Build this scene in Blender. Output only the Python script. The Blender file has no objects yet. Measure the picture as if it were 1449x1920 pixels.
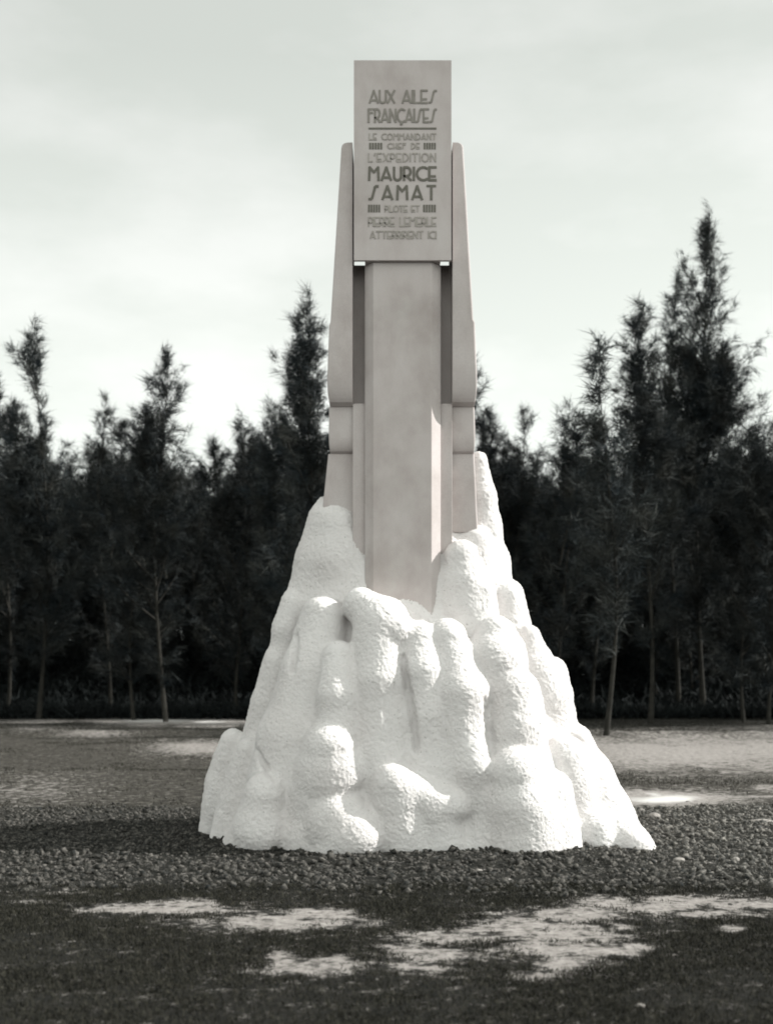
import bpy, bmesh, math, random
import numpy as np
from mathutils import Vector

# ------------------------------------------------------------------ camera, sky, sun, exposure
SC = bpy.context.scene
COL = SC.collection
F = 2261.0            # focal length of the photograph in its own pixels (1449 x 1920)
HZ = 1280.0           # height of the horizon in the photograph
EYE = 1.55            # the photographer's eye, metres
SUN_EL, SUN_AZ = 35.0, 3.0    # elevation; degrees behind due right

SKY_LOW, SKY_HIGH = 2.04, 1.9
cam = bpy.data.cameras.new('camera')
cam_ob = bpy.data.objects.new('camera', cam)
COL.objects.link(cam_ob)
cam_ob.location = (0, 0, EYE)
cam_ob.rotation_euler = (math.radians(90), 0, 0)
cam.sensor_fit = 'VERTICAL'
cam.sensor_height = 88.0
cam.lens = F / 1920 * 88.0
cam.shift_y = (HZ - 960) / 1920
cam.clip_start, cam.clip_end = 0.1, 3000
cam.dof.use_dof = True
cam.dof.focus_distance = 11.3
cam.dof.aperture_fstop = 4.0
SC.camera = cam_ob

W = bpy.data.worlds.new('World')
SC.world = W
W.use_nodes = True
wn, wl = W.node_tree.nodes, W.node_tree.links
wn.clear()
sky = wn.new('ShaderNodeTexSky')
sky.sky_type = 'NISHITA'
sky.sun_disc = False
sky.sun_elevation = math.radians(SUN_EL)
sky.sun_rotation = math.radians(90 - SUN_AZ)
sky.air_density, sky.dust_density, sky.ozone_density = 1.0, 4.0, 0.5
hs = wn.new('ShaderNodeHueSaturation'); hs.inputs['Saturation'].default_value = 0.0
wl.new(sky.outputs[0], hs.inputs['Color'])
tc = wn.new('ShaderNodeTexCoord')
mp = wn.new('ShaderNodeMapping'); mp.inputs['Scale'].default_value = (1.0, 1.0, 2.6)
wl.new(tc.outputs['Generated'], mp.inputs['Vector'])
nz = wn.new('ShaderNodeTexNoise'); nz.inputs['Scale'].default_value = 3.2
nz.inputs['Detail'].default_value = 6; nz.inputs['Roughness'].default_value = 0.55
wl.new(mp.outputs[0], nz.inputs['Vector'])
cr = wn.new('ShaderNodeValToRGB')
cr.color_ramp.elements[0].position, cr.color_ramp.elements[1].position = 0.44, 0.66
cr.color_ramp.elements[0].color = (0.945, 0.998, 0.94, 1)
cr.color_ramp.elements[1].color = (1.11, 1.145, 1.10, 1)
wl.new(nz.outputs[0], cr.inputs[0])
mm = wn.new('ShaderNodeMixRGB'); mm.blend_type = 'MULTIPLY'; mm.inputs[0].default_value = 1
# thin bright overcast: the clear sky's contrast evened out, brightest low down
gmm = wn.new('ShaderNodeGamma'); gmm.inputs['Gamma'].default_value = 0.30
wl.new(hs.outputs[0], gmm.inputs['Color'])
sx = wn.new('ShaderNodeSeparateXYZ'); wl.new(tc.outputs['Generated'], sx.inputs[0])
er = wn.new('ShaderNodeMapRange'); er.interpolation_type = 'SMOOTHSTEP'
er.inputs['From Min'].default_value, er.inputs['From Max'].default_value = 0.42, 0.95
er.inputs['To Min'].default_value, er.inputs['To Max'].default_value = SKY_LOW, SKY_HIGH
wl.new(sx.outputs['Z'], er.inputs['Value'])
e2 = wn.new('ShaderNodeMapRange')
e2.inputs['From Min'].default_value, e2.inputs['From Max'].default_value = 0.14, 0.46
e2.inputs['To Min'].default_value, e2.inputs['To Max'].default_value = 1.19, 0.84
wl.new(sx.outputs['Z'], e2.inputs['Value'])
e3 = wn.new('ShaderNodeMath'); e3.operation = 'MULTIPLY'
wl.new(er.outputs[0], e3.inputs[0]); wl.new(e2.outputs[0], e3.inputs[1])
e4 = wn.new('ShaderNodeMapRange'); e4.interpolation_type = 'SMOOTHSTEP'   # added fill: sky behind the photographer brightened to lift shaded upright faces
e4.inputs['From Min'].default_value, e4.inputs['From Max'].default_value = 0.1, -0.8
e4.inputs['To Min'].default_value, e4.inputs['To Max'].default_value = 1.0, 2.0
wl.new(sx.outputs['Y'], e4.inputs['Value'])
e5 = wn.new('ShaderNodeMath'); e5.operation = 'MULTIPLY'
wl.new(e3.outputs[0], e5.inputs[0]); wl.new(e4.outputs[0], e5.inputs[1])
em = wn.new('ShaderNodeMixRGB'); em.blend_type = 'MULTIPLY'; em.inputs[0].default_value = 1
wl.new(gmm.outputs[0], em.inputs[1]); wl.new(e5.outputs[0], em.inputs[2])
wl.new(em.outputs[0], mm.inputs[1]); wl.new(cr.outputs[0], mm.inputs[2])
bg = wn.new('ShaderNodeBackground'); bg.inputs['Strength'].default_value = 0.15
wl.new(mm.outputs[0], bg.inputs['Color'])
wo = wn.new('ShaderNodeOutputWorld'); wl.new(bg.outputs[0], wo.inputs[0])

sd = bpy.data.lights.new('sun', 'SUN')
sd.energy = 3.9
sd.angle = math.radians(0.5)
sd.color = (1.0, 0.985, 0.95)
sun = bpy.data.objects.new('sun', sd)
COL.objects.link(sun)
e, a = math.radians(SUN_EL), math.radians(SUN_AZ)
S = Vector((math.cos(e) * math.cos(a), math.cos(e) * math.sin(a), math.sin(e)))
sun.rotation_euler = S.to_track_quat('Z', 'Y').to_euler()
sun.location = (20, 10, 30)

SC.view_settings.view_transform = 'Standard'
SC.view_settings.look = 'None'
SC.view_settings.exposure = 1.0
SC.view_settings.gamma = 1.0
SC.cycles.filter_width = 1.9

RNG = np.random.default_rng(7)
random.seed(7)

# ------------------------------------------------------------------ helpers
def P(px, py, d):
    """world point seen at photo pixel (px, py) at distance d"""
    return np.array(((px - 724.5) * d / F, d, EYE + (HZ - py) * d / F))

def tag(o, label=None, cat=None, group=None, kind=None):
    if label: o['label'] = label
    if cat: o['category'] = cat
    if group: o['group'] = group
    if kind: o['kind'] = kind
    return o

def empty(name, loc):
    o = bpy.data.objects.new(name, None)
    o.location = loc
    o.empty_display_size = 0.3
    COL.objects.link(o)
    return o

def link(name, me, mat=None, parent=None):
    o = bpy.data.objects.new(name, me)
    COL.objects.link(o)
    if mat and not me.materials: me.materials.append(mat)
    if parent:
        o.parent = parent
        o.location = -Vector(parent.matrix_basis.translation) if parent.parent is None else (0, 0, 0)
    return o

def np_mesh(name, verts, faces, smooth=False):
    """verts (n,3); faces (m,k) with constant k"""
    me = bpy.data.meshes.new(name)
    verts = np.asarray(verts, np.float32); faces = np.asarray(faces, np.int32)
    k = faces.shape[1]
    me.vertices.add(len(verts)); me.vertices.foreach_set('co', verts.ravel())
    me.loops.add(faces.size); me.loops.foreach_set('vertex_index', faces.ravel())
    me.polygons.add(len(faces))
    me.polygons.foreach_set('loop_start', np.arange(0, faces.size, k, dtype=np.int32))
    me.polygons.foreach_set('loop_total', np.full(len(faces), k, np.int32))
    me.polygons.foreach_set('use_smooth', np.full(len(faces), smooth))
    me.update(calc_edges=True)
    return me

def vnoise(x, y, seed=0):
    """smooth 2-D value noise, 0..1"""
    xi, yi = np.floor(x).astype(np.int64), np.floor(y).astype(np.int64)
    xf, yf = x - xi, y - yi
    def h(i, j):
        n = (i * 374761393 + j * 668265263 + seed * 1274126177) & 0x7fffffff
        n = ((n ^ (n >> 13)) * 1274126177) & 0x7fffffff
        return ((n ^ (n >> 16)) & 0xffff) / 65535.0
    u, v = xf * xf * (3 - 2 * xf), yf * yf * (3 - 2 * yf)
    return ((h(xi, yi) * (1 - u) + h(xi + 1, yi) * u) * (1 - v)
            + (h(xi, yi + 1) * (1 - u) + h(xi + 1, yi + 1) * u) * v)

def fbm(x, y, seed=0, n=4):
    s, am, t = 0, 1.0, 0
    for k in range(n):
        s = s + am * vnoise(x * 2 ** k, y * 2 ** k, seed + k); t += am; am *= 0.55
    return s / t

def sstep(a, b, x):
    t = np.clip((x - a) / (b - a), 0, 1)
    return t * t * (3 - 2 * t)

# ------------------------------------------------------------------ materials
def new_mat(name, rough=0.9, spec=0.2):
    m = bpy.data.materials.new(name); m.use_nodes = True
    n = m.node_tree.nodes; b = n['Principled BSDF']
    b.inputs['Roughness'].default_value = rough
    b.inputs['Specular IOR Level'].default_value = spec
    return m, n, m.node_tree.links, b

def noise(n, l, scale, detail=4, rough=0.55, coord='Object'):
    t = n.new('ShaderNodeTexCoord'); q = n.new('ShaderNodeTexNoise')
    q.inputs['Scale'].default_value = scale; q.inputs['Detail'].default_value = detail
    q.inputs['Roughness'].default_value = rough
    l.new(t.outputs[coord], q.inputs['Vector'])
    return q.outputs[0]

def ramp(n, l, src, stops):
    r = n.new('ShaderNodeValToRGB'); el = r.color_ramp.elements
    while len(el) < len(stops): el.new(0.5)
    for q, (p, c) in zip(el, stops): q.position = p; q.color = (*c, 1)
    l.new(src, r.inputs[0]); return r.outputs[0]

def mix(n, l, f, c1, c2, mode='MIX'):
    m = n.new('ShaderNodeMixRGB'); m.blend_type = mode
    for i, v in enumerate((f, c1, c2)):
        if hasattr(v, 'is_output'): l.new(v, m.inputs[i])
        else: m.inputs[i].default_value = v if i == 0 else (*v, 1)
    return m.outputs[0]

def bump(n, l, b, src, strength, dist):
    q = n.new('ShaderNodeBump'); q.inputs['Strength'].default_value = strength
    q.inputs['Distance'].default_value = dist
    l.new(src, q.inputs['Height']); l.new(q.outputs[0], b.inputs['Normal'])

def m_rock():
    m, n, l, b = new_mat('white_stucco', 0.95, 0.1)
    base = ramp(n, l, noise(n, l, 1.3, 4), [(0.3, (0.63, 0.60, 0.59)), (0.7, (0.725, 0.705, 0.695))])
    pit = ramp(n, l, noise(n, l, 46, 4, 0.7), [(0.31, (0, 0, 0)), (0.375, (1, 1, 1))])
    c = mix(n, l, pit, (0.33, 0.313, 0.30), base)
    l.new(c, b.inputs['Base Color'])
    bump(n, l, b, noise(n, l, 80, 5, 0.75), 1.0, 0.012)
    return m

def m_cement():
    m, n, l, b = new_mat('grey_cement', 0.9, 0.15)
    t = n.new('ShaderNodeTexCoord'); mp_ = n.new('ShaderNodeMapping'); mp_.inputs['Scale'].default_value = (3, 3, 1.6)
    l.new(t.outputs['Object'], mp_.inputs['Vector']); q = n.new('ShaderNodeTexNoise'); q.inputs['Scale'].default_value = 1.4
    q.inputs['Detail'].default_value = 7; q.inputs['Roughness'].default_value = .6; l.new(mp_.outputs[0], q.inputs['Vector'])
    c1 = ramp(n, l, q.outputs[0], [(0.30, (0.41, 0.368, 0.356)), (0.5, (0.455, 0.414, 0.402)), (0.7, (0.485, 0.45, 0.438))])
    c2 = ramp(n, l, noise(n, l, 140, 2, 0.8), [(0.3, (0.86, 0.86, 0.86)), (0.7, (1.05, 1.05, 1.05))])
    c3 = ramp(n, l, noise(n, l, .9, 5, .6), [(0.36, (0.80, 0.79, 0.775)), (0.54, (1, 1, 1))])
    c = mix(n, l, 1.0, mix(n, l, 1.0, c1, c2, 'MULTIPLY'), c3, 'MULTIPLY')
    l.new(c, b.inputs['Base Color'])
    bump(n, l, b, noise(n, l, 120, 3, 0.7), 0.5, 0.002)
    return m

def m_plain(name, col, rough=0.85, var=0.12, scale=30):
    m, n, l, b = new_mat(name, rough, 0.15)
    c = ramp(n, l, noise(n, l, scale, 3), [(0.3, tuple(x * (1 - var) for x in col)), (0.7, tuple(x * (1 + var) for x in col))])
    l.new(c, b.inputs['Base Color'])
    return m

def m_attr(name, stops, bscale=60, bdist=0.01):
    """colour by the 'sand' attribute, broken up by noise"""
    m, n, l, b = new_mat(name, 0.97, 0.05)
    at = n.new('ShaderNodeAttribute'); at.attribute_name = 'sand'
    g = ramp(n, l, noise(n, l, 11, 6, 0.7), [(0.3, (0.009, 0.010, 0.0095)), (0.55, (0.018, 0.0175, 0.0155)), (0.8, (0.04, 0.038, 0.033))])
    s = ramp(n, l, noise(n, l, 12, 10, 0.85), [(0.38, (0.10, 0.092, 0.085)), (0.47, (0.215, 0.20, 0.188)), (0.62, (0.32, 0.302, 0.287))])
    at2 = n.new('ShaderNodeAttribute'); at2.attribute_name = 'field'
    fcol = ramp(n, l, noise(n, l, 6, 10, 0.85), [(0.38, (0.010, 0.0098, 0.0088)), (0.5, (0.038, 0.0355, 0.031)), (0.62, (0.09, 0.084, 0.074))])
    c0 = mix(n, l, at2.outputs['Fac'], g, fcol)
    ad = n.new('ShaderNodeMath'); ad.operation = 'MULTIPLY_ADD'
    l.new(noise(n, l, 7, 12, 0.82), ad.inputs[0]); ad.inputs[1].default_value = 6.0; l.new(at.outputs['Fac'], ad.inputs[2])
    sb = n.new('ShaderNodeMath'); sb.operation = 'SUBTRACT'; l.new(ad.outputs[0], sb.inputs[0]); sb.inputs[1].default_value = 3.0
    mk = ramp(n, l, sb.outputs[0], [(0.34, (0, 0, 0)), (0.85, (1, 1, 1))])
    pale = ramp(n, l, at.outputs['Fac'], [(0.74, (0, 0, 0)), (0.95, (1, 1, 1))])
    pm = n.new('ShaderNodeMath'); pm.operation = 'MULTIPLY'; l.new(at.outputs['Fac'], pm.inputs[0]); pm.inputs[1].default_value = 0.60
    l.new(pm.outputs[0], pale.node.inputs[0])
    s = mix(n, l, pale, s, (0.50, 0.49, 0.475))
    c = mix(n, l, mk, c0, s)
    l.new(c, b.inputs['Base Color'])
    bump(n, l, b, noise(n, l, bscale, 5, 0.7), 1.0, bdist)
    return m

def m_foliage(name, c1, c2):
    m, n, l, b = new_mat(name, 0.8, 0.1)
    oi = n.new('ShaderNodeObjectInfo')
    c = ramp(n, l, noise(n, l, 0.9, 3), [(0.3, c1), (0.7, c2)])
    hv = n.new('ShaderNodeHueSaturation')
    mr = n.new('ShaderNodeMapRange'); mr.inputs['To Min'].default_value = 0.75; mr.inputs['To Max'].default_value = 1.3
    l.new(oi.outputs['Random'], mr.inputs['Value']); l.new(mr.outputs[0], hv.inputs['Value'])
    l.new(c, hv.inputs['Color']); l.new(hv.outputs[0], b.inputs['Base Color'])
    return m

ROCK, CEMENT = m_rock(), m_cement()
LETTER = m_plain('dark_lettering', (0.135, 0.128, 0.11))
MIDL = m_plain('worn_lettering', (0.215, 0.20, 0.18))
FAINT = m_plain('faded_lettering', (0.30, 0.278, 0.255))
WHITE = m_plain('white_paint', (0.86, 0.87, 0.85))
GROUND = m_attr('turf_and_sand', None)
def m_soil():
    m, n, l, b = new_mat('dark_clods', 0.95, 0.1)
    c = ramp(n, l, noise(n, l, 26, 3, .7), [(0.3, (0.0115, 0.0140, 0.0150)), (0.48, (0.033, 0.0318, 0.0290)), (0.70, (0.115, 0.108, 0.098))])
    t = n.new('ShaderNodeTexCoord'); sx = n.new('ShaderNodeSeparateXYZ'); l.new(t.outputs['Object'], sx.inputs[0])
    ad = n.new('ShaderNodeMath'); ad.operation = 'MULTIPLY_ADD'; l.new(noise(n, l, .8, 4), ad.inputs[0]); ad.inputs[1].default_value = 3.0; l.new(sx.outputs[0], ad.inputs[2])
    dry = n.new('ShaderNodeMapRange'); l.new(ad.outputs[0], dry.inputs['Value'])
    dry.inputs['From Min'].default_value, dry.inputs['From Max'].default_value = 2.8, 5.0
    dry.inputs['To Min'].default_value, dry.inputs['To Max'].default_value = 1.0, 2.0
    l.new(mix(n, l, 1.0, c, dry.outputs[0], 'MULTIPLY'), b.inputs['Base Color'])
    return m
SOIL = m_soil()
def m_grass():
    m, n, l, b = new_mat('dry_grass', 0.9, 0.1)
    c = ramp(n, l, noise(n, l, 18, 5, .8), [(0.30, (0.010, 0.0105, 0.009)), (0.5, (0.022, 0.0215, 0.017)), (0.62, (0.045, 0.043, 0.033)), (0.72, (0.14, 0.13, 0.11))])
    l.new(c, b.inputs['Base Color'])
    return m
GRASS = m_grass()
FOL = m_foliage('casuarina_needles', (0.0095, 0.0145, 0.0180), (0.034, 0.035, 0.031))
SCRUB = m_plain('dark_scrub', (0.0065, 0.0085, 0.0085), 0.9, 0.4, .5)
BARK = m_plain('pale_bark', (0.022, 0.021, 0.018), 0.95, 0.4, 5)
STONE = m_plain('pale_stone', (0.22, 0.205, 0.19), 0.9, 0.25, 20)

# ------------------------------------------------------------------ ground
PATCH = [  # bare sandy places: pixel centre, radii, weight
    (300, 1704, 120, 9, 1), (352, 1696, 48, 8, 1), (520, 1727, 140, 13, 1), (600, 1717, 70, 10, 1), (660, 1722, 30, 6, .8),
    (585, 1813, 78, 13, 1), (535, 1798, 24, 12, 1), (640, 1800, 26, 8, .9), (840, 1757, 95, 10, .95), (790, 1787, 60, 12, .95),
    (790, 1812, 44, 10, .85), (760, 1775, 40, 6, .8), (1000, 1738, 95, 13, 1), (1045, 1752, 105, 14, 1), (1092, 1716, 74, 14, 1),
    (1150, 1695, 62, 10, .95), (1060, 1782, 118, 16, 1), (1080, 1808, 52, 18, 1), (1165, 1778, 42, 9, .95), (1010, 1830, 48, 8, .85),
    (1300, 1694, 120, 11, .95), (1405, 1695, 60, 10, .95), (1240, 1704, 85, 9, .95), (1345, 1716, 70, 7, .85), (1380, 1742, 24, 5, .9),
    (900, 1743, 60, 5, .8), (930, 1712, 40, 3, .7), (60, 1690, 40, 3, .7), (150, 1705, 40, 3, .6), (110, 1672, 50, 5, .6), (20, 1650, 30, 5, .6),
    (300, 1351, 85, 6, 1.7), (390, 1354, 60, 5, 1.5), (60, 1353, 70, 3, .8), (375, 1402, 70, 11, .9), (70, 1370, 60, 5, .6), (180, 1378, 60, 5, .6),
    (1290, 1411, 230, 25, 1.05), (1500, 1407, 160, 25, 1.05), (1245, 1497, 90, 11, 1.7), (1400, 1492, 110, 3, .9), (1449, 1478, 30, 4, .9),
    (60, 1480, 90, 20, .45), (30, 1520, 50, 12, .5)]

def to_px(x, y):
    return 724.5 + F * x / y, HZ + EYE * F / y

def sand_at(x, y):
    yy = np.maximum(y, 3.5)
    u, v = to_px(x, yy)
    s = np.zeros_like(x)
    wob = (fbm(x * 2.3, y * 1.1, 5) - 0.5)
    for cx, cy, rx, ry, wt in PATCH:
        q = ((u - cx + wob * 50) / rx) ** 2 + ((v - cy + wob * ry * 1.4) / ry) ** 2
        s = np.maximum(s, wt * np.exp(-0.45 * q))
    s = s * (y > 3.5)
    far = (fbm(x * .15, y * .15, 9) > 0.62) & ((np.abs(u - 724) > 900) | (y < 5))
    return np.clip(np.maximum(s, far * 0.5), 0, 1.7)

MX, MY = 0.21, 12.2        # monument axis on the ground
def bed_edge(x):           # front and back limits of the dug bed of clods
    f = 8.75 + 0.35 * (vnoise(x * 1.1, x * 0, 3) - .5) + 0.16 * (vnoise(x * 4, x * 0, 4) - .5) + 0.03 * np.abs(x - MX)
    b = 14.9 + 0.9 * (vnoise(x * .9, x * 0, 6) - .5) + 0.12 * np.maximum(x, 0)
    return f, b

def bed_at(x, y):
    f, b = bed_edge(x)
    return sstep(f, f + .25, y) * (1 - sstep(b - .4, b, y)) * (1 - sstep(7.2, 8.2, np.abs(x - MX)))

def ground_z(x, y):
    bed = bed_at(x, y)
    r = np.hypot((x - MX) / 2.5, (y - MY) / 1.9)
    z = 0.03 * bed + 0.015 * np.exp(-(np.maximum(r - 0.7, 0) / 0.35) ** 2)
    z = z + 0.035 * (fbm(x * 1.3, y * 1.3, 21) - .5) + bed * 0.05 * (fbm(x * 4, y * 4, 22) - .5)
    front = np.exp(-((x - 0.45) / .75) ** 2 - ((y - 10.4) / .5) ** 2)
    ry = 0.10 * np.exp(-((y - 36.5 + .04 * x) / 1.2) ** 2) + .12 * (fbm(x * .3, y * .5, 31) - .5) * (y > 15)
    return z + front * 0.03 + ry

def axis(spec):
    out = []
    for a0, a1, st in spec: out += list(np.arange(a0, a1 - 1e-6, st))
    return np.array(out + [spec[-1][1]])

gx = axis([(-900, -100, 80), (-100, -24, 4), (-24, -9, .5), (-9, -4.5, .12), (-4.5, 4.5, .05), (4.5, 9, .12), (9, 24, .5), (24, 100, 4), (100, 900, 80)])
gy = axis([(-60, 0, 6), (0, 4.8, .3), (4.8, 11, .045), (11, 17, .08), (17, 42, .2), (42, 60, .35), (60, 100, 2), (100, 1500, 100)])
X, Y = np.meshgrid(gx, gy)
Z = ground_z(X, Y)
nx, ny = len(gx), len(gy)
idx = np.arange(nx * ny).reshape(ny, nx)
fc = np.stack([idx[:-1, :-1], idx[:-1, 1:], idx[1:, 1:], idx[1:, :-1]], -1).reshape(-1, 4)
gm = np_mesh('ground', np.stack([X, Y, Z], -1).reshape(-1, 3), fc, True)
sa = gm.attributes.new('sand', 'FLOAT', 'POINT')
sa.data.foreach_set('value', (sand_at(X, Y) * (1 - bed_at(X, Y))).astype(np.float32).ravel())
fa = gm.attributes.new('field', 'FLOAT', 'POINT')
fa.data.foreach_set('value', (sstep(13.5, 16, Y) * (1 - sstep(33, 38, Y + (fbm(X * .2, Y * .2, 41) - .5) * 6))).astype(np.float32).ravel())
tag(link('ground', gm, GROUND), kind='structure')

# clods of dug soil (uncountable)
def scatter(n, x0, x1, y0, y1):
    return RNG.uniform(x0, x1, n), RNG.uniform(y0, y1, n)

_b = bmesh.new(); bmesh.ops.create_icosphere(_b, subdivisions=1, radius=1); _b.verts.ensure_lookup_table()
OCT_V = np.array([v.co[:] for v in _b.verts]); OCT_F = np.array([[v.index for v in f.verts] for f in _b.faces]); _b.free()
NOV = len(OCT_V)
def clods(name, n, region, smin, smax, mat, dens):
    x, y = scatter(n, *region)
    keep = dens(x, y) > RNG.random(n); x, y = x[keep], y[keep]; n = len(x)
    s = smin + (smax - smin) * RNG.random(n) ** 5
    v = OCT_V[None] * (s[:, None, None] * RNG.uniform(.55, 1.25, (n, NOV, 1)))
    v = v + RNG.normal(0, .16, (n, NOV, 3)) * s[:, None, None]
    an = RNG.uniform(0, 6.28, n); c, q = np.cos(an)[:, None], np.sin(an)[:, None]
    vx, vy = v[..., 0] * c - v[..., 1] * q, v[..., 0] * q + v[..., 1] * c
    tl = RNG.uniform(-.6, .6, n)[:, None]; vz = v[..., 2] * .8 + vx * tl
    z = ground_z(x, y) + s * RNG.uniform(-.45, .4, n)
    V = np.stack([vx + x[:, None], vy + y[:, None], vz + z[:, None]], -1).reshape(-1, 3)
    Fc = (OCT_F[None] + NOV * np.arange(n)[:, None, None]).reshape(-1, 3)
    return link(name, np_mesh(name, V, Fc, True), mat)

def clod_density(x, y):
    inside = ((x - MX) / 1.9) ** 2 + ((y - MY) / 1.35) ** 2 < 1
    return bed_at(x, y) * (~inside) * (0.45 + 0.55 * fbm(x * 3, y * 3, 51)) + 0.012
cl = clods('clods', 125000, (-8, 8, 8.3, 15.8), .006, .044, SOIL, clod_density)
tag(cl, 'dark loose clods of dug soil around the foot of the white rock', 'soil', kind='stuff')

# short turf (uncountable)
def blades(n, region, h0, h1, w, dens):
    x, y = scatter(n, *region)
    keep = dens(x, y) > RNG.random(n); x, y = x[keep], y[keep]; n = len(x)
    h = RNG.uniform(h0, h1, n); an = RNG.uniform(0, 6.28, n); ln = h * RNG.uniform(.2, 1.1, n); ta = RNG.uniform(0, 6.28, n)
    z = ground_z(x, y) - .004
    dx, dy = np.cos(an) * w / 2, np.sin(an) * w / 2
    A = np.stack([x - dx, y - dy, z], -1); B = np.stack([x + dx, y + dy, z], -1)
    T = np.stack([x + np.cos(ta) * ln, y + np.sin(ta) * ln, z + h], -1)
    return np.stack([A, B, T], 1).reshape(-1, 3)

gv = [blades(330000, (-3.9, 3.9, 4.9, 9.1), .010, .034, .007,
             lambda x, y: (1 - sstep(.15, .75, sand_at(x, y) + 1.1 * (fbm(x * 6, y * 6, 66) - .5))) * (0.35 + .65 * sstep(.35, .6, fbm(x * 2.2, y * 2.2, 61)))),
      blades(110000, (-9, 9, 14.5, 34), .015, .05, .014,
             lambda x, y: (sand_at(x, y) < .4) * (0.10 + .8 * sstep(.5, .7, fbm(x * .8, y * .8, 62)))),
      blades(110000, (-22, 22, 34, 62), .02, .06, .02, lambda x, y: (sand_at(x, y) < .4) * .8)]
gv = np.concatenate(gv)
gr = link('grass', np_mesh('grass', gv, np.arange(len(gv)).reshape(-1, 3)), GRASS)
tag(gr, 'short dry turf growing between the bare sandy patches', 'grass', kind='stuff')

# a few pale stones and bits one can single out
def stone(px, py, wpx, hpx, label):
    d = EYE * F / (py - HZ)
    p = P(px, py, d); p[2] = ground_z(np.array([p[0]]), np.array([p[1]]))[0]
    bm = bmesh.new(); bmesh.ops.create_icosphere(bm, subdivisions=3, radius=1)
    k = d / F
    for v in bm.verts:
        c = v.co; r = 1 + .25 * (vnoise(np.array([c.x * 1.7 + px]), np.array([c.y * 1.7 + c.z * 2]), 3)[0] - .5) + .18 * (vnoise(np.array([c.x * 4 + px]), np.array([c.y * 4 - c.z * 4]), 8)[0] - .5)
        v.co = Vector((c.x * r * wpx * k / 2, c.y * r * wpx * k / 2.4, c.z * r * hpx * k / 1.5))
    me = bpy.data.meshes.new('stone'); bm.to_mesh(me); bm.free()
    o = link('stone', me, STONE); o.location = (p[0], p[1], p[2] + hpx * k * .15)
    tag(o, label, 'stone')
stone(1226, 1540, 24, 14, 'pale rounded stone lying on dark soil right of the white rock')
stone(1202, 1527, 14, 9, 'smaller pale stone just behind the rounded stone beside the white rock')
stone(1428, 1546, 44, 6, 'long flat pale scrap on dark soil at the right edge')  # a scrap, modelled as a flattened stone
stone(1378, 1622, 15, 9, 'lone pale stone on the clods to the right of the rock toe')
stone(1272, 1620, 22, 8, 'low grey stone next to the toe of the white rock')
stone(1200, 1889, 18, 7, 'flat pale stone in the turf nearest the photographer')
stone(1228, 1720, 0.1 + 8, 5, 'small pale stone in turf below the sandy strip')
stone(896, 1641, 16, 4, 'thin pale stick on clods in front of the rock')  # small stick, built from the stone shape

# ------------------------------------------------------------------ monument
MON = empty('monument', (MX, MY, 0))
tag(MON, 'tall grey cement memorial pylon with dark lettering rising from a lumpy white stucco rock base', 'monument')

def quads_obj(name, verts, faces, mat, parent, bevel=0.0):
    bm = bmesh.new()
    vs = [bm.verts.new(v) for v in verts]
    for f in faces: bm.faces.new([vs[i] for i in f])
    bmesh.ops.recalc_face_normals(bm, faces=bm.faces)
    if bevel:
        ed = [e for e in bm.edges if len(e.link_faces) == 2 and e.calc_face_angle(0) > .5]
        bmesh.ops.bevel(bm, geom=ed, offset=bevel, segments=2, affect='EDGES', profile=.5)
    me = bpy.data.meshes.new(name); bm.to_mesh(me); bm.free()
    return link(name, me, mat, parent)

def prism(name, plan, z0, z1, mat, parent, bevel=0.0):
    n = len(plan)
    v = [(x, y, z0) for x, y in plan] + [(x, y, z1) for x, y in plan]
    f = [list(range(n)), list(range(n, 2 * n))] + [[i, (i + 1) % n, n + (i + 1) % n, n + i] for i in range(n)]
    return quads_obj(name, v, f, mat, parent, bevel)

def wx(px, d): return (px - 724.5) * d / F
def wz(py, d): return EYE + (HZ - py) * d / F

# inscription slab
DS = 11.35
zS0, zS1 = wz(488, DS), wz(113, DS)
x0, x1 = wx(663.5, DS), wx(846, DS)
SV, SF = [], []
xa_, xb_ = wx(684, DS), wx(826, DS); zn = zS0 + .5 * .70
for u0, u1, notch in ((x0, xa_, 1), (xa_, xb_, 0), (xb_, x1, 1)):
    pr = [(DS, zS0), (DS, zS1), (DS + .74, zS1)] + ([(DS + .74, zn), (DS + .04, zS0)] if notch else [(DS + .74, zS0)])
    b_, n_ = len(SV), len(pr)
    SV += [(u0, y_, z_) for y_, z_ in pr] + [(u1, y_, z_) for y_, z_ in pr]
    SF += [[b_ + q for q in range(n_)], [b_ + n_ + q for q in range(n_)]] if notch else [[b_ + q for q in range(n_)], [b_ + n_ + q for q in range(n_)]]
    SF += [[b_ + q, b_ + (q + 1) % n_, b_ + n_ + (q + 1) % n_, b_ + n_ + q] for q in range(n_)]
slab = quads_obj('inscription_slab', SV, SF, CEMENT, MON)

# shaft with chamfered front edges
DF = 11.40
sh = [(wx(700, DF), DF), (wx(809, DF), DF), (wx(826, DF + .09), DF + .09), (wx(826, DF + .09), DF + .30),
      (wx(684, DF + .09), DF + .30), (wx(684, DF + .09), DF + .09)]
shaft = prism('shaft', sh, 1.4, zS0 - .001, CEMENT, MON, .004)
# back wall of the recesses
prism('recess_wall', [(wx(655, 11.7), 11.701), (wx(852, 11.7), 11.701), (wx(852, 11.7), 12.2), (wx(655, 11.7), 12.2)], 1.4, wz(497.5, 11.7), CEMENT, MON)
# infill of the recesses below the wings
for xa, xb in ((661.5, 684), (826, 847.5)):
    prism('pilaster', [(wx(xa, 11.55), 11.545), (wx(xb, 11.55), 11.545), (wx(xb, 11.55), 11.70), (wx(xa, 11.55), 11.70)],
          1.4, wz(757, 11.55), CEMENT, MON, .003)

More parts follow.
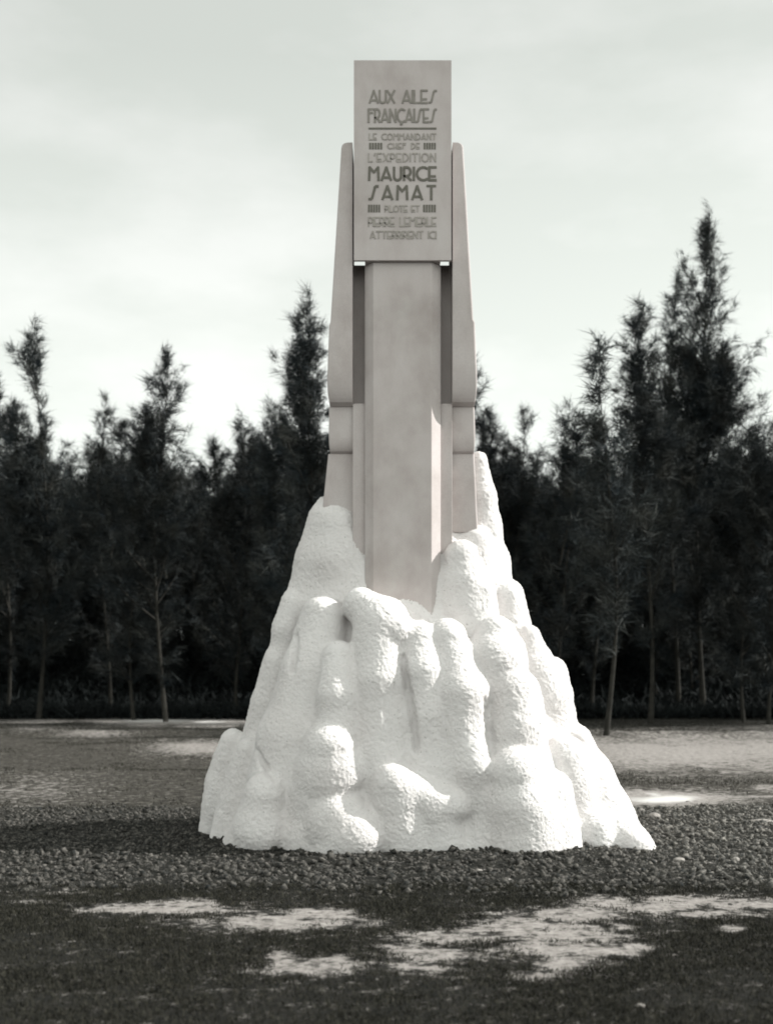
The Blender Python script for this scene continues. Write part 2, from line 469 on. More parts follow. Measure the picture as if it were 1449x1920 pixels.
def wing_tier(name, rows, mat, parent):
    """rows: (py, inner px, outer px, front depth, back depth)"""
    V, Fs = [], []
    for py, xi, xo, df, db in rows:
        z = wz(py, 11.45); s = 1 if xo > xi else -1
        r = .014
        V += [(wx(xi, 11.45), df, z), (wx(xo, 11.45) - s * r, df, z), (wx(xo, 11.45) - s * r * .3, df + r * .3, z), (wx(xo, 11.45), df + r, z), (wx(xo, 11.45), db, z), (wx(xi, 11.45), db, z)]
    n = 6
    for i in range(len(rows) - 1):
        for k in range(n):
            a, b = i * n + k, i * n + (k + 1) % n
            Fs.append([a, b, b + n, a + n])
    Fs += [list(range(n)), list(range(len(V) - n, len(V)))]
    o = quads_obj(name, V, Fs, mat, parent)
    return o

def curve_rows(y0, y1, xi, outer, d0, d1, yb, db, n=12):
    rows = []
    ys = sorted(set([y0, yb] + list(np.linspace(y0, yb, 8)) + list(np.linspace(yb, y1, n)) + [q[0] for q in outer]))
    oy = [q[0] for q in outer]; ox = [q[1] for q in outer]
    for y in ys:
        t = max(0, (y - yb) / (y1 - yb))
        df = d0 + (d1 - d0) * (1 - math.sqrt(max(0, 1 - t * t)))
        rows.append((y, xi, float(np.interp(y, oy, ox)), df, db))
    return rows

for s in (-1, 1):
    if s < 0:
        xi = 661
        o1 = [(270.5, 650), (271.5, 645), (274, 642), (279, 640.3), (605, 620), (612, 617.5), (690, 614.5), (715, 613.5), (735, 614.2), (757, 617.5)]
        o2 = [(757, 616), (800, 615), (825, 615.5), (843, 617.5)]
        o3 = [(843, 613.5), (1010, 596)]
    else:
        xi = 848
        o1 = [(270.5, 859), (271.5, 863), (274, 866.3), (279, 868), (600, 886.5), (606, 889.5), (690, 893), (715, 894), (735, 893.5), (757, 890.5)]
        o2 = [(757, 891), (800, 892.5), (825, 892.5), (843, 891)]
        o3 = [(843, 892), (992, 899)]
    w = wing_tier('wing', curve_rows(270.5, 757, xi, o1, 11.412, 11.565, 680, 12.12, 14), CEMENT, MON)
    wing_tier('wing_corbel', [(y + .3, a_, b_, c_, d_) for y, a_, b_, c_, d_ in curve_rows(757, 843, xi, o2, 11.58, 11.66, 808, 12.1, 10)], CEMENT, MON)
    wing_tier('wing_foot', [(y + .6, a_, b_, c_, d_) for y, a_, b_, c_, d_ in curve_rows(843, 1010 if s < 0 else 992, xi, o3, 11.655, 11.66, 985, 12.08, 4)], CEMENT, MON)

# lettering: strokes in a unit box (x 0..w, y 0..1)
def arc(cx, cy, rx, ry, a0, a1, n=9):
    return [(cx + rx * math.cos(math.radians(a0 + (a1 - a0) * i / n)), cy + ry * math.sin(math.radians(a0 + (a1 - a0) * i / n))) for i in range(n + 1)]
GL = {
 'A': (.72, [[(0, 0), (.36, 1), (.72, 0)], [(.09, .2), (.63, .2)]]),
 'C': (.72, [arc(.5, .5, .5, .5, 55, 305, 12)]),
 'D': (.62, [[(0, 0), (0, 1)], [(0, 1)] + arc(.12, .5, .5, .5, 90, -90, 10) + [(0, 0)]]),
 'E': (.52, [[(.52, 1), (0, 1), (0, 0), (.52, 0)], [(0, .3), (.46, .3)]]),
 'F': (.50, [[(.5, 1), (0, 1), (0, 0)], [(0, .72), (.4, .72)]]),
 'H': (.58, [[(0, 0), (0, 1)], [(.58, 0), (.58, 1)], [(0, .3), (.58, .3)]]),
 'I': (.0, [[(0, 0), (0, 1)]]),
 'L': (.46, [[(0, 1), (0, 0), (.46, 0)]]),
 'M': (.74, [[(0, 0), (.04, 1), (.37, .62), (.70, 1), (.74, 0)]]),
 'N': (.60, [[(0, 0), (0, 1), (.6, 0), (.6, 1)]]),
 'O': (.80, [arc(.4, .5, .4, .5, 0, 360, 18)]),
 'P': (.48, [[(0, 0), (0, 1)], [(0, 1), (.22, 1)] + arc(.22, .68, .26, .32, 90, -90, 8) + [(0, .36)]]),
 'R': (.52, [[(0, 0), (0, 1)], [(0, 1), (.22, 1)] + arc(.22, .66, .28, .34, 90, -90, 8) + [(0, .32)], [(.22, .32), (.52, 0)]]),
 'S': (.62, [[(0, .02), (.14, .02), (.22, .1), (.44, .9), (.52, .98), (.66, .98)]]),
 'T': (.62, [[(0, 1), (.62, 1)], [(.31, 1), (.31, 0)]]),
 'U': (.54, [[(0, 1), (0, .28)] + arc(.27, .28, .27, .28, 180, 360, 8) + [(.54, 1)]]),
 'X': (.60, [[(0, 0), (.6, 1)], [(0, 1), (.6, 0)]]),
 "'": (.06, [[(.06, 1), (0, .74)]]),
}
GL['Ç'] = (GL['C'][0], GL['C'][1] + [[(.5, 0), (.46, -.16), (.34, -.18)]])

def inscription(text, xa, xb, ya, yb, wt, mat, wide=1.0):
    """raised letters set between pixel columns xa..xb, rows ya (top)..yb"""
    h = yb - ya
    w = sum(.42 if ch == ' ' else GL[ch][0] for ch in text)
    n = len(text) - 1
    gap = (xb - xa - wide * w * h) / n
    if gap < .14 * h:
        gap = .14 * h; wide = (xb - xa - gap * n) / (w * h)
    V, Fs = [], []
    dfr = DS - .004
    def flush():
        bm = bmesh.new(); vs = [bm.verts.new(v) for v in V]
        for f in Fs: bm.faces.new([vs[i] for i in f])
        bmesh.ops.recalc_face_normals(bm, faces=bm.faces)
        me = bpy.data.meshes.new('inscription_word'); bm.to_mesh(me); bm.free()
        link('inscription_word', me, mat, slab)
        V.clear(); Fs.clear()
    def quad(p, q, hw):
        d = np.array(q) - np.array(p); L = np.linalg.norm(d)
        if L < 1e-6: return
        d = d / L; nn = np.array((-d[1], d[0])) * hw; ex = d * hw * .6
        c = [np.array(p) - ex + nn, np.array(q) + ex + nn, np.array(q) + ex - nn, np.array(p) - ex - nn]
        b = len(V)
        jit = .0006 * (len(V) % 5)
        for dd in (dfr - jit, DS + .006):
            for u, v in c: V.append((wx(u, DS), dd, wz(v, DS)))
        Fs.extend([[b, b + 1, b + 2, b + 3], [b, b + 4, b + 5, b + 1], [b + 1, b + 5, b + 6, b + 2], [b + 2, b + 6, b + 7, b + 3], [b + 3, b + 7, b + 4, b]])
    x = xa
    for ch in text:
        if ch == ' ':
            x += .42 * h * wide + gap; flush(); continue
        gw, st = GL[ch]
        for s in st:
            pts = [(x + u * h * wide, yb - v * h) for u, v in s]
            for p, q in zip(pts, pts[1:]): quad(p, q, wt / 2)
        x += gw * h * wide + gap
    flush()

inscription('AUX AILES', 693, 817, 170, 193, 3.8, MIDL)
inscription('FRANÇAISES', 691, 817, 205, 229, 3.8, MIDL)
inscription('LE COMMANDANT', 692, 817, 251, 262, 2.2, FAINT)
inscription('CHEF DE', 727, 786, 269, 279, 2.2, FAINT)
inscription("L'EXPEDITION", 691, 816, 288, 303, 2.6, FAINT)
inscription('MAURICE', 692, 817, 314, 338, 4.6, LETTER)
inscription('SAMAT', 692, 816, 349, 374, 4.6, LETTER)
inscription('PILOTE ET', 722, 786, 386, 397, 2.4, FAINT)
inscription('PIERRE LEMERLE', 691, 817, 408, 424, 2.8, FAINT)
inscription('ATTERRIRENT ICI', 694, 817, 434, 447, 2.6, FAINT)

def bars(name, rects, mat):
    V, Fs = [], []
    for xa, xb, ya, yb in rects:
        b = len(V)
        for dd in (DS - .004, DS + .006):
            for u, v in ((xa, ya), (xb, ya), (xb, yb), (xa, yb)): V.append((wx(u, DS), dd, wz(v, DS)))
        Fs += [[b, b + 1, b + 2, b + 3], [b, b + 4, b + 5, b + 1], [b + 1, b + 5, b + 6, b + 2], [b + 2, b + 6, b + 7, b + 3], [b + 3, b + 7, b + 4, b]]
    quads_obj(name, V, Fs, mat, slab)
bars('rule', [(691, 818, 239.4, 242.8)], LETTER)
for xa, xb, ya, yb in ((692, 718, 268, 280), (794, 818, 268, 280), (690, 714, 384, 398), (793, 818, 384, 398)):
    n = 5; w = (xb - xa) / n
    bars('ornament', [(xa + w * i, xa + w * i + w * .72, ya, yb) for i in range(n)], LETTER)

# ------------------------------------------------------------------ white rock base
KY = [800, 850, 905, 945, 1010, 1085, 1140, 1200, 1280, 1345, 1400, 1480, 1560, 1625]
XL = [650, 640, 622, 600, 588, 575, 552, 528, 496, 476, 430, 402, 388, 388]
XR = [868, 884, 896, 908, 922, 940, 962, 995, 1040, 1062, 1095, 1135, 1165, 1175]
DFR = [11.90, 11.88, 11.82, 11.74, 11.60, 11.43, 11.30, 11.19, 11.06, 10.98, 10.92, 10.86, 10.80, 10.78]
DBK = [12.2, 12.27, 12.35, 12.45, 12.6, 12.85, 13.1, 13.3, 13.5, 13.65, 13.75, 13.9, 14.0, 14.05]
DM = 11.85             # silhouette distance
def core_at(py):
    f = lambda t: float(np.interp(py, KY, t))
    xl, xr = wx(f(XL), DM), wx(f(XR), DM)
    return (xl + xr) / 2, (xr - xl) / 2, f(DFR), f(DBK)
def front_depth(px, py):
    cx, hw, df, db = core_at(py)
    dm = (df + db) / 2; hd = (db - df) / 2
    for _ in range(1):
        X_ = wx(px, (df + dm) / 2)
        t = min(.995, abs(X_ - cx) / hw)
    return dm - hd * (1 - t ** 2.6) ** (1 / 2.6)

# the rock is a signed-distance sculpture on a grid: a leaning core and tapered boulders, softly fused
GS = .022
GX0, GY0, GZ0 = -2.15, 10.4, -.25
NX, NY, NZ = int(4.75 / GS), int(3.85 / GS), int(4.15 / GS)
ax_x = (GX0 + GS * np.arange(NX)).astype(np.float32); ax_y = (GY0 + GS * np.arange(NY)).astype(np.float32); ax_z = (GZ0 + GS * np.arange(NZ)).astype(np.float32)
ys = np.linspace(800, 1680, 60)
cz = np.array([wz(y, core_at(y)[2] + .2) if y > 1100 else wz(y, 11.7) for y in ys])
cp = np.array([core_at(y) for y in ys]); cp[:, 2] += .11 * sstep(1040, 1180, ys); cp[:, 1] -= .05
o_ = np.argsort(cz)
ccx, chw, cdf, cdb = (np.interp(ax_z, cz[o_], cp[o_, k]).astype(np.float32) for k in range(4))
SDF = np.empty((NX, NY, NZ), np.float32)
for k in range(NZ):
    dm, hd = (cdf[k] + cdb[k]) / 2, (cdb[k] - cdf[k]) / 2
    a_ = np.abs(ax_x - ccx[k])[:, None] / chw[k]; b_ = np.abs(ax_y - dm)[None] / hd
    SDF[:, :, k] = ((a_ ** 2.5 + b_ ** 2.5) ** (1 / 2.5) - 1) * min(chw[k], hd) * .8
SDF = np.maximum(SDF, (ax_z - cz.max())[None, None, :])

def cone(a, b, ra, rb, k=.035, sq=1.0):
    """softly add a rounded cone from a (radius ra) to b (radius rb)"""
    a, b = np.array(a), np.array(b); R_ = max(ra, rb) * max(1, 1) + .12
    lo, hi = np.minimum(a, b) - R_, np.maximum(a, b) + R_
    i0, j0, k0 = [max(0, int((lo[q] - g) / GS)) for q, g in enumerate((GX0, GY0, GZ0))]
    i1, j1, k1 = [min(n_, int((hi[q] - g) / GS) + 2) for q, (g, n_) in enumerate(((GX0, NX), (GY0, NY), (GZ0, NZ)))]
    if i0 >= i1 or j0 >= j1 or k0 >= k1: return
    px, py, pz = ax_x[i0:i1, None, None] - a[0], ax_y[None, j0:j1, None] - a[1], ax_z[None, None, k0:k1] - a[2]
    d = (b - a).astype(np.float32); L2 = float(d @ d) + 1e-9
    t = np.clip((px * d[0] + py * d[1] + pz * d[2]) / L2, 0, 1)
    q = np.sqrt((px - t * d[0]) ** 2 + ((py - t * d[1]) / sq) ** 2 + (pz - t * d[2]) ** 2) - (ra + (rb - ra) * t)
    S_ = SDF[i0:i1, j0:j1, k0:k1]
    h = np.clip(.5 + .5 * (S_ - q) / k, 0, 1)
    SDF[i0:i1, j0:j1, k0:k1] = S_ * (1 - h) + q * h - k * h * (1 - h)

def front(pts, k=.035):
    """boulder leaning on the front: (px, py, radius px, metres it stands out of the core)"""
    C_ = []
    for px, py, r, p in pts:
        d = front_depth(px, py); rm = r * d / F
        c = P(px, py, d); c[1] += rm - p * (1 + .45 * min(1, max(0, (p - .07) / .08))); C_.append((c, rm))
    for (a, ra), (b, rb) in zip(C_, C_[1:]): cone(a, b, ra, rb, k)

def side(pts, depth, k=.04):
    """boulder on a flank at a given distance: (px, py, radius px[, distance offset])"""
    C_ = []
    for q in pts:
        d = depth - .36 * min(1, max(.1, (1600 - q[1]) / 450)) + (q[3] if len(q) > 3 else 0)
        rm = q[2] * d / F; c = P(q[0], q[1], d); c[1] += rm * .5; C_.append((c, rm))
    for (a, ra), (b, rb) in zip(C_, C_[1:]): cone(a, b, ra, rb, k)

# left flank
side([(436, 1388, 25), (418, 1470, 34), (400, 1560, 30), (384, 1600, 14)], 12.15)
side([(470, 1410, 30), (448, 1500, 40), (424, 1620, 46)], 11.7)
side([(548, 1128, 22), (542, 1180, 32), (536, 1280, 44)], 12.05)
side([(526, 1242, 34), (512, 1320, 44), (492, 1440, 58)], 12.0)
side([(614, 972, 38), (604, 1050, 52), (592, 1130, 60)], 12.10, .08)
side([(632, 985, 46), (632, 1050, 58), (640, 1140, 68), (646, 1230, 62)], 12.04, .08)
side([(652, 1015, 28), (688, 1100, 40)], 11.985, .07)
side([(606, 942, 14), (598, 980, 22)], 12.2)
# front, left half
front([(606, 1156, 40, .15), (590, 1260, 66, .13), (572, 1380, 92, .08), (566, 1540, 112, .04)], .05)
front([(560, 1268, 26, .15), (548, 1380, 66, .12), (536, 1460, 76, .06)], .045)
front([(634, 1232, 32, .18), (638, 1310, 42, .18), (636, 1370, 50, .14)], .035)
front([(618, 1402, 52, .20), (622, 1448, 72, .19), (600, 1580, 108, .06)], .04)
front([(678, 1136, 34, .15), (716, 1166, 46, .21), (744, 1186, 36, .2)], .035)
front([(712, 1178, 50, .20), (712, 1280, 58, .16), (714, 1420, 78, .09), (716, 1540, 84, .04)], .04)
front([(642, 1550, 74, .20), (658, 1566, 66, .20), (630, 1660, 100, .16)], .035)
front([(580, 1575, 64, .10), (560, 1660, 92, .07)], .05)
front([(502, 1490, 42, .21), (496, 1550, 58, .20), (472, 1650, 92, .08)], .04)
front([(738, 1474, 42, .17), (790, 1496, 42, .13), (850, 1512, 34, .11)], .03)
front([(744, 1502, 56, .16), (768, 1650, 100, .08)], .045)
front([(814, 1524, 56, .11), (834, 1650, 94, .06)], .045)
# front, right half
front([(785, 1202, 38, .16), (790, 1260, 46, .16), (800, 1340, 58, .12), (812, 1470, 80, .06)], .035)
front([(838, 1196, 37, .16), (850, 1236, 38, .15), (864, 1300, 52, .18), (866, 1370, 58, .13), (872, 1480, 70, .06)], .035)
front([(882, 1402, 34, .13), (886, 1440, 38, .13), (884, 1500, 46, .06)], .04)
side([(866, 1044, 32), (872, 1096, 50), (872, 1140, 56), (878, 1190, 54)], 11.82, .03)
side([(902, 1110, 30), (898, 1160, 38)], 11.80, .03)
front([(926, 1192, 36, .19), (928, 1238, 62, .20), (932, 1320, 70, .10)], .035)
front([(958, 1298, 52, .20), (966, 1370, 58, .18), (978, 1470, 66, .11)], .035)
front([(964, 1450, 56, .22), (974, 1516, 82, .21), (984, 1650, 110, .16)], .04)
front([(924, 1505, 56, .09), (905, 1650, 92, .05)], .05)
front([(1028, 1490, 46, .18), (1046, 1650, 60, .15)], .045)
# right flank
side([(896, 862, 18), (904, 930, 24), (910, 990, 32), (918, 1050, 36), (926, 1130, 42)], 12.25, .06)
side([(892, 1010, 26), (904, 1090, 38)], 12.05, .06)
side([(950, 1118, 34), (954, 1180, 44), (960, 1260, 50)], 12.1)
side([(994, 1192, 24), (1000, 1250, 44), (1020, 1310, 56), (1030, 1420, 66)], 11.95)
side([(1034, 1264, 32), (1046, 1340, 38)], 12.2)
side([(1084, 1386, 26), (1102, 1450, 46), (1126, 1530, 64), (1134, 1640, 76)], 11.9)
side([(1098, 1450, 44, .1), (1146, 1540, 48, -.1), (1190, 1584, 34, -.3), (1222, 1610, 18, -.5)], 11.5, .05)
side([(1110, 1560, 50), (1130, 1640, 60)], 11.25, .06)
side([(1060, 1420, 42), (1086, 1530, 52), (1100, 1640, 60)], 11.4, .05)
# far side, for the rock seen from the flanks
for q in range(16):
    th = math.radians(random.uniform(20, 160)); y = random.uniform(1000, 1420); y2 = y + random.uniform(80, 200)
    C_ = []
    for yy, r in ((y, random.uniform(.08, .16)), (y2, random.uniform(.18, .32))):
        cx, hw, df, db = core_at(yy); dm, hd = (df + db) / 2, (db - df) / 2
        C_.append((np.array((cx + hw * math.cos(th) * .84, dm + hd * math.sin(th) * .94 - r * .5, wz(yy, 12.0))), r))
    cone(C_[0][0], C_[1][0], C_[0][1], C_[1][1])
# uneven hand-trowelled surface
for q in range(14):
    w_ = np.array([random.uniform(-1, 1) for _ in range(3)]); w_ *= random.uniform(6, 16) / np.linalg.norm(w_); p_ = random.uniform(0, 6.3)
    SDF += .0028 * np.sin(w_[0] * ax_x[:, None, None] + w_[1] * ax_y[None, :, None] + w_[2] * ax_z[None, None, :] + p_).astype(np.float32)

def crack(pts, r=.012, k=.05):
    """a groove cut where the surface lies along a line of photo pixels"""
    tot = len(pts) - 1
    for sg, ((ax_, ay_), (bx_, by_)) in enumerate(zip(pts, pts[1:])):
        n = max(2, int(math.hypot(bx_ - ax_, by_ - ay_) / 4))
        for q in range(n + 1):
            u = q / n; px, py = ax_ + (bx_ - ax_) * u + random.uniform(-2, 2), ay_ + (by_ - ay_) * u
            for d in np.arange(10.42, 13.2, GS * .5):
                c = P(px, py, d); ix = [int((c[m] - g) / GS) for m, g in enumerate((GX0, GY0, GZ0))]
                if not (0 <= ix[0] < NX and 0 <= ix[1] < NY and 0 <= ix[2] < NZ): continue
                if S0[ix[0], ix[1], ix[2]] < 0: break
            w = 5; sl = tuple(slice(max(0, m - w), m + w + 1) for m in ix)
            s_ = (sg + u) / tot; rr = r * random.uniform(.8, 1.15) * (.25 + .75 * math.sin(math.pi * (.06 + .88 * s_)) ** .7); c[1] += rr * .1
            D = np.sqrt((ax_x[sl[0], None, None] - c[0]) ** 2 + ((ax_y[None, sl[1], None] - c[1]) / 1.35) ** 2 + (ax_z[None, None, sl[2]] - c[2]) ** 2) - rr
            S_ = SDF[sl]; h = np.clip(.5 + .5 * (S_ + D) / k, 0, 1)      # smooth subtraction
            SDF[sl] = S_ * h - D * (1 - h) + k * h * (1 - h)
S0 = SDF.copy()
for c_ in ([(756, 1230), (766, 1300), (776, 1360), (782, 1410)], [(482, 1405), (500, 1440), (514, 1462)],
           [(908, 1310), (918, 1370), (922, 1420)], [(557, 1190), (550, 1260)]):
    crack(c_)

def surface_nets(f):
    ins = f < 0
    n1, n2, n3 = f.shape
    cnt = np.zeros((n1 - 1, n2 - 1, n3 - 1), np.int8)
    for dx in (0, 1):
        for dy in (0, 1):
            for dz in (0, 1): cnt += ins[dx:n1 - 1 + dx, dy:n2 - 1 + dy, dz:n3 - 1 + dz]
    act = np.argwhere((cnt > 0) & (cnt < 8)); vid = np.full(cnt.shape, -1, np.int32)
    vid[act[:, 0], act[:, 1], act[:, 2]] = np.arange(len(act))
    acc = np.zeros((len(act), 3)); num = np.zeros(len(act))
    cs = [(dx, dy, dz) for dx in (0, 1) for dy in (0, 1) for dz in (0, 1)]
    for a_ in cs:
        for axx in range(3):
            if a_[axx]: continue
            b_ = list(a_); b_[axx] = 1
            fa = f[act[:, 0] + a_[0], act[:, 1] + a_[1], act[:, 2] + a_[2]]; fb = f[act[:, 0] + b_[0], act[:, 1] + b_[1], act[:, 2] + b_[2]]
            m = (fa < 0) != (fb < 0); t = np.where(m, fa / np.where(m, fa - fb, 1), 0)
            p = np.tile(np.array(a_, float), (len(act), 1)); p[:, axx] += t
            acc += p * m[:, None]; num += m
    V = (act + acc / num[:, None]) * GS + np.array((GX0, GY0, GZ0))
    Q = []
    for axx in range(3):
        s0 = [slice(None)] * 3; s1 = [slice(None)] * 3; s0[axx] = slice(0, -1); s1[axx] = slice(1, None)
        e = ins[tuple(s0)] != ins[tuple(s1)]; E = np.argwhere(e)
        u, w = (axx + 1) % 3, (axx + 2) % 3
        E = E[(E[:, u] > 0) & (E[:, w] > 0) & (E[:, u] < f.shape[u] - 1) & (E[:, w] < f.shape[w] - 1)]
        fl = ins[E[:, 0], E[:, 1], E[:, 2]]
        c4 = []
        for du, dw in ((-1, -1), (0, -1), (0, 0), (-1, 0)):
            c = E.copy(); c[:, u] += du; c[:, w] += dw; c4.append(vid[c[:, 0], c[:, 1], c[:, 2]])
        c4 = np.stack(c4, 1); c4[~fl] = c4[~fl][:, ::-1]
        Q.append(c4)
    return V, np.concatenate(Q)

RVv, RQ = surface_nets(SDF); del SDF
rm_ = np_mesh('rock_raw', RVv, RQ, True)
tmp = bpy.data.objects.new('rock_raw', rm_); COL.objects.link(tmp)
md = tmp.modifiers.new('s', 'SMOOTH'); md.factor = .5; md.iterations = 2
md = tmp.modifiers.new('sub', 'SUBSURF'); md.levels = md.render_levels = 1
for i, (ns, st) in enumerate(((.06, .010), (.018, .0185))):
    tx = bpy.data.textures.new(f'stucco_{i}', 'CLOUDS'); tx.noise_scale = ns; tx.noise_depth = 2
    md = tmp.modifiers.new(f'd{i}', 'DISPLACE'); md.texture = tx; md.strength = st; md.mid_level = .5
    md.texture_coords = 'LOCAL'
dg = bpy.context.evaluated_depsgraph_get()
rock_me = bpy.data.meshes.new_from_object(tmp.evaluated_get(dg))
rock_me.name = 'rock_base'
bpy.data.objects.remove(tmp); bpy.data.meshes.remove(rm_)
rock_me.materials.clear()
rock = link('rock_base', rock_me, ROCK, MON)

# ------------------------------------------------------------------ trees
def tube(pts, rad, sides=6):
    V, Fs = [], []
    pts = np.asarray(pts, float)
    for i, p in enumerate(pts):
        t = pts[min(i + 1, len(pts) - 1)] - pts[max(i - 1, 0)]; t /= np.linalg.norm(t) + 1e-9
        u = np.cross(t, (0.3, 1, .1)); u /= np.linalg.norm(u) + 1e-9; w = np.cross(t, u)
        for k in range(sides):
            an = 2 * math.pi * k / sides
            V.append(p + rad[i] * (u * math.cos(an) + w * math.sin(an)))
    for i in range(len(pts) - 1):
        for k in range(sides):
            a_, b_ = i * sides + k, i * sides + (k + 1) % sides
            Fs.append((a_, b_, b_ + sides, a_ + sides))
    return V, Fs

def tree_meshes(seed, H, R, base, nbr, leaders, dens=1.0, narrow=1.0):
    """a casuarina of height H; returns trunk and crown meshes in its own coordinates"""
    r = np.random.default_rng(seed)
    TV, TF, n0 = [], [], 0
    def add(v, f):
        nonlocal n0
        TV.extend(v); TF.extend([tuple(i + n0 for i in q) for q in f]); n0 += len(v)
    lead = []
    for sx, sy, h0, h1 in leaders:
        pts = []
        for i in range(11):
            t = i / 10; z = h0 + (h1 - h0) * t
            bx = sx * min(1, (z - h0) / max(1, (h1 - h0) * .5)) if h0 > 0 else .26 * (math.sin(t * 5 + seed) - math.sin(seed))
            by = sy * min(1, (z - h0) / max(1, (h1 - h0) * .5)) if h0 > 0 else .12 * math.cos(t * 4 + seed)
            pts.append((bx, by, z))
        r0 = (.0048 * H + .02) * (1 if h0 == 0 else .55)
        add(*tube(pts, [r0 * (1 - .93 * i / 10) + (.35 * r0 if i == 0 and h0 == 0 else 0) for i in range(11)], 7))
        lead.append((np.array(pts), h0, h1))
    NV = []
    for li, (pts, h0, h1) in enumerate(lead):
        nb = int(nbr * (.74 if li == 0 else .55)); zb = max(base * H, h0 + .1 * (h1 - h0))
        for b in range(nb):
            t = (b + r.random()) / nb
            z = zb + (h1 - zb) * t ** .92
            p = np.array([np.interp(z, pts[:, 2], pts[:, k]) for k in range(3)])
            env = ((1 - t) ** .75 * .92 + .10) * min(1, .45 + t * 4)
            L = R * (1 if li == 0 else .62) * env * r.uniform(.3, 1.45)
            if r.random() < .12: L *= 1.35
            if r.random() < .14 + .16 * t: continue
            az = r.uniform(0, 6.283); el = math.radians(r.uniform(26, 54) + 20 * t)
            el = el if narrow >= 1 else el + .25
            dr = np.array((math.cos(az) * math.cos(el), math.sin(az) * math.cos(el), math.sin(el)))
            up = r.uniform(.05, .35)
            bp = [p + dr * L * s + np.array((0, 0, up * L * s * s)) for s in (0, .25, .5, .75, 1)]
            add(*tube(bp, [.028 * L / 2 + .006, .022 * L / 2 + .005, .016 * L / 2 + .004, .01, .004], 3))
            bp = np.array(bp)
            ns = max(4, int((10.5 * L + 2.5) * dens * (1 - .25 * t)))
            for s in range(ns):
                u = .06 + .96 * (r.random() ** .85)
                q = np.array([np.interp(min(u, 1) * 4, range(5), bp[:, k]) for k in range(3)])
                q = q + r.normal(0, .04 + .045 * L * (1 - abs(u - .5)), 3)
                ax = dr * .8 + r.normal(0, .55, 3) + np.array((0, 0, .45)); ax /= np.linalg.norm(ax)
                m = 12
                d = ax[None] + r.normal(0, .36, (m, 3)) - np.array((0, 0, .12)); d /= np.linalg.norm(d, axis=1)[:, None]
                ln = r.uniform(.25, .66, m)[:, None]
                o = q[None] + r.normal(0, .05, (m, 3)) + ax[None] * r.uniform(-.12, .2, m)[:, None]
                sd_ = np.cross(d, r.normal(0, 1, (m, 3))); sd_ /= np.linalg.norm(sd_, axis=1)[:, None] + 1e-9
                wd = .0135
                tri = np.stack([o - sd_ * wd, o + sd_ * wd, o + d * ln - np.array((0, 0, .22)) * ln], 1)
                NV.append(tri.reshape(-1, 3))
    NV = np.concatenate(NV)
    crown = np_mesh('crown', NV, np.arange(len(NV)).reshape(-1, 3))
    trunk = np_mesh('trunk', np.array(TV), np.array(TF), True)
    crown.materials.append(FOL); trunk.materials.append(BARK)
    return trunk, crown

def place_tree(px, d, meshes, rot, scale, label, group=None, zs=1.0):
    x = wx(px, d)
    z = float(ground_z(np.array([x]), np.array([d]))[0]) - .05
    t = empty('casuarina_tree', (x, d, z))
    t.rotation_euler = (0, 0, rot); t.scale = (scale, scale, scale * zs)
    tag(t, label, 'tree', group)
    for nm, me in zip(('trunk', 'crown'), meshes):
        o = bpy.data.objects.new(nm, me); COL.objects.link(o); o.parent = t
    return t

random.seed(11)
FRONT = [  # px, top py, distance, crown radius, base, leaders(px offset, frac start, frac end), branches, dens, label
 (72, 585, 50, 2.3, .10, [(-40, .35, .80)], 120, 1.15, 'tall casuarina with a broad ragged spire, nearest the left edge'),
 (14, 705, 54, 2.6, .08, [], 105, 1.0, 'bushy casuarina cut by the left edge beside the broad spire'),
 (208, 722, 56, 2.2, .10, [(20, .5, .92), (-28, .5, .85)], 90, .75, 'thin airy casuarina between the two spired trees on the left'),
 (312, 640, 48, 2.3, .12, [(-34, .4, .84)], 125, 1.15, 'dense twin topped casuarina with a pointed spire, midway along the left wood'),
 (252, 800, 50, 1.9, .08, [], 80, 1.0, 'low dark casuarina tucked against the left side of the twin topped one'),
 (442, 770, 53, 2.3, .08, [(-40, .5, .93), (28, .5, .95)], 90, .8, 'low casuarina with several wispy tips left of the monument'),
 (503, 733, 50, 2.0, .08, [(20, .5, .9)], 95, 1.0, 'mid height casuarina just left of the tall tree by the monument'),
 (588, 545, 46, 2.1, .10, [(-20, .5, .9)], 135, 1.2, 'tall dark casuarina touching the left side of the monument'),
 (690, 720, 52, 2.4, .08, [], 90, 1.0, 'casuarina mostly hidden behind the monument shaft'),
 (893, 655, 51, 2.0, .10, [(24, .5, .86)], 105, 1.1, 'casuarina with side sprays peeping out at the right side of the monument'),
 (972, 738, 54, 2.0, .08, [(-24, .5, .86)], 90, .9, 'slanting tipped low casuarina right of the monument'),
 (1048, 735, 50, 2.0, .10, [(28, .5, .97)], 95, .9, 'round headed casuarina in the gap before the three spires'),
 (1108, 752, 55, 1.8, .08, [], 85, .9, 'small casuarina beside the foremost dark trunk'),
 (1137, 600, 34.6, 1.35, .26, [], 100, 1.0, 'nearest casuarina with a dark bare trunk and narrow leaning spire'),
 (1220, 540, 45.5, 2.0, .20, [(-22, .45, .87)], 115, 1.05, 'casuarina with a thin dark trunk, left neighbour of the tallest tree'),
 (1272, 488, 57, 1.7, .16, [], 105, .95, 'slender casuarina spire standing close behind the tallest tree'),
 (1318, 395, 54, 3.2, .18, [(24, .5, .72), (-26, .4, .75)], 165, 1.15, 'tallest casuarina of the wood, with a soft broad spire on the right'),
 (1392, 785, 48, 2.9, .10, [(-22, .5, .92)], 95, 1.0, 'low spreading casuarina right of the tallest tree'),
 (1440, 800, 44, 3.0, .10, [(-30, .5, .95)], 100, 1.0, 'bushy lighter casuarina cut by the right edge'),
]
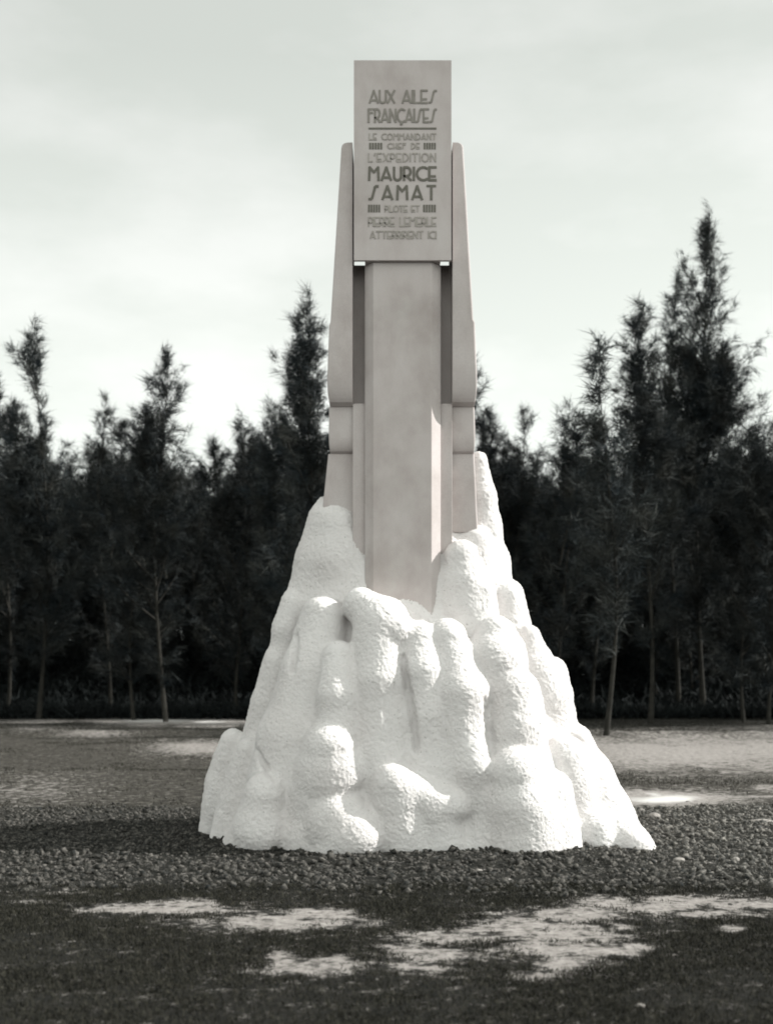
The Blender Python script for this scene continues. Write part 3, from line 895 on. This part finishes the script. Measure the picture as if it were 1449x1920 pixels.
for i, (px, py, d, R, base, lds, nb, dens, lab) in enumerate(FRONT):
    H = EYE + (HZ - py) * d / F - .65
    L = [(0, 0, 0, H)] + [(o * d / F, random.uniform(-.6, .6), f0 * H, f1 * H) for o, f0, f1 in lds]
    ms = tree_meshes(100 + i, H, R * 1.25, base * .8, nb, L, dens)
    place_tree(px, d, ms, 0, 1, lab)

BACK = [tree_meshes(300 + i, 12.0, 3.3, .05, 100, [(0, 0, 0, 12.0), (random.uniform(-1, 1), random.uniform(-1, 1), 5, 11)], 1.2) for i in range(5)]
k = 0
for d, pys, step, lim in ((62, (865, 935), 62, 28), (70, (860, 925), 58, 32), (79, (850, 910), 56, 36)):
    x = -lim + random.uniform(0, 1)
    while x < lim:
        px = 724.5 + F * x / d
        py = random.uniform(*pys)
        H = EYE + (HZ - py) * d / F
        place_tree(px, d + random.uniform(-2.5, 2.5), BACK[k % 5], random.uniform(0, 6.28), random.uniform(.95, 1.1) * H / 12.0, 'dark casuarina packed in the rows behind the front trees',
                   'casuarinas in the rows behind the front trees', 1.0)
        k += 1; x += step * d / F * random.uniform(.8, 1.2)
for px, d, sc in ((-120, 47, 1.1), (-260, 52, 1.0), (-420, 46, 1.15), (1590, 50, 1.1), (1730, 46, 1.0), (1900, 52, 1.15)):
    place_tree(px, d, BACK[k % 5], k, sc, 'casuarina of the wood beyond the edge of the picture', 'casuarinas beyond the picture edges'); k += 1

# scrub under the trees (uncountable)
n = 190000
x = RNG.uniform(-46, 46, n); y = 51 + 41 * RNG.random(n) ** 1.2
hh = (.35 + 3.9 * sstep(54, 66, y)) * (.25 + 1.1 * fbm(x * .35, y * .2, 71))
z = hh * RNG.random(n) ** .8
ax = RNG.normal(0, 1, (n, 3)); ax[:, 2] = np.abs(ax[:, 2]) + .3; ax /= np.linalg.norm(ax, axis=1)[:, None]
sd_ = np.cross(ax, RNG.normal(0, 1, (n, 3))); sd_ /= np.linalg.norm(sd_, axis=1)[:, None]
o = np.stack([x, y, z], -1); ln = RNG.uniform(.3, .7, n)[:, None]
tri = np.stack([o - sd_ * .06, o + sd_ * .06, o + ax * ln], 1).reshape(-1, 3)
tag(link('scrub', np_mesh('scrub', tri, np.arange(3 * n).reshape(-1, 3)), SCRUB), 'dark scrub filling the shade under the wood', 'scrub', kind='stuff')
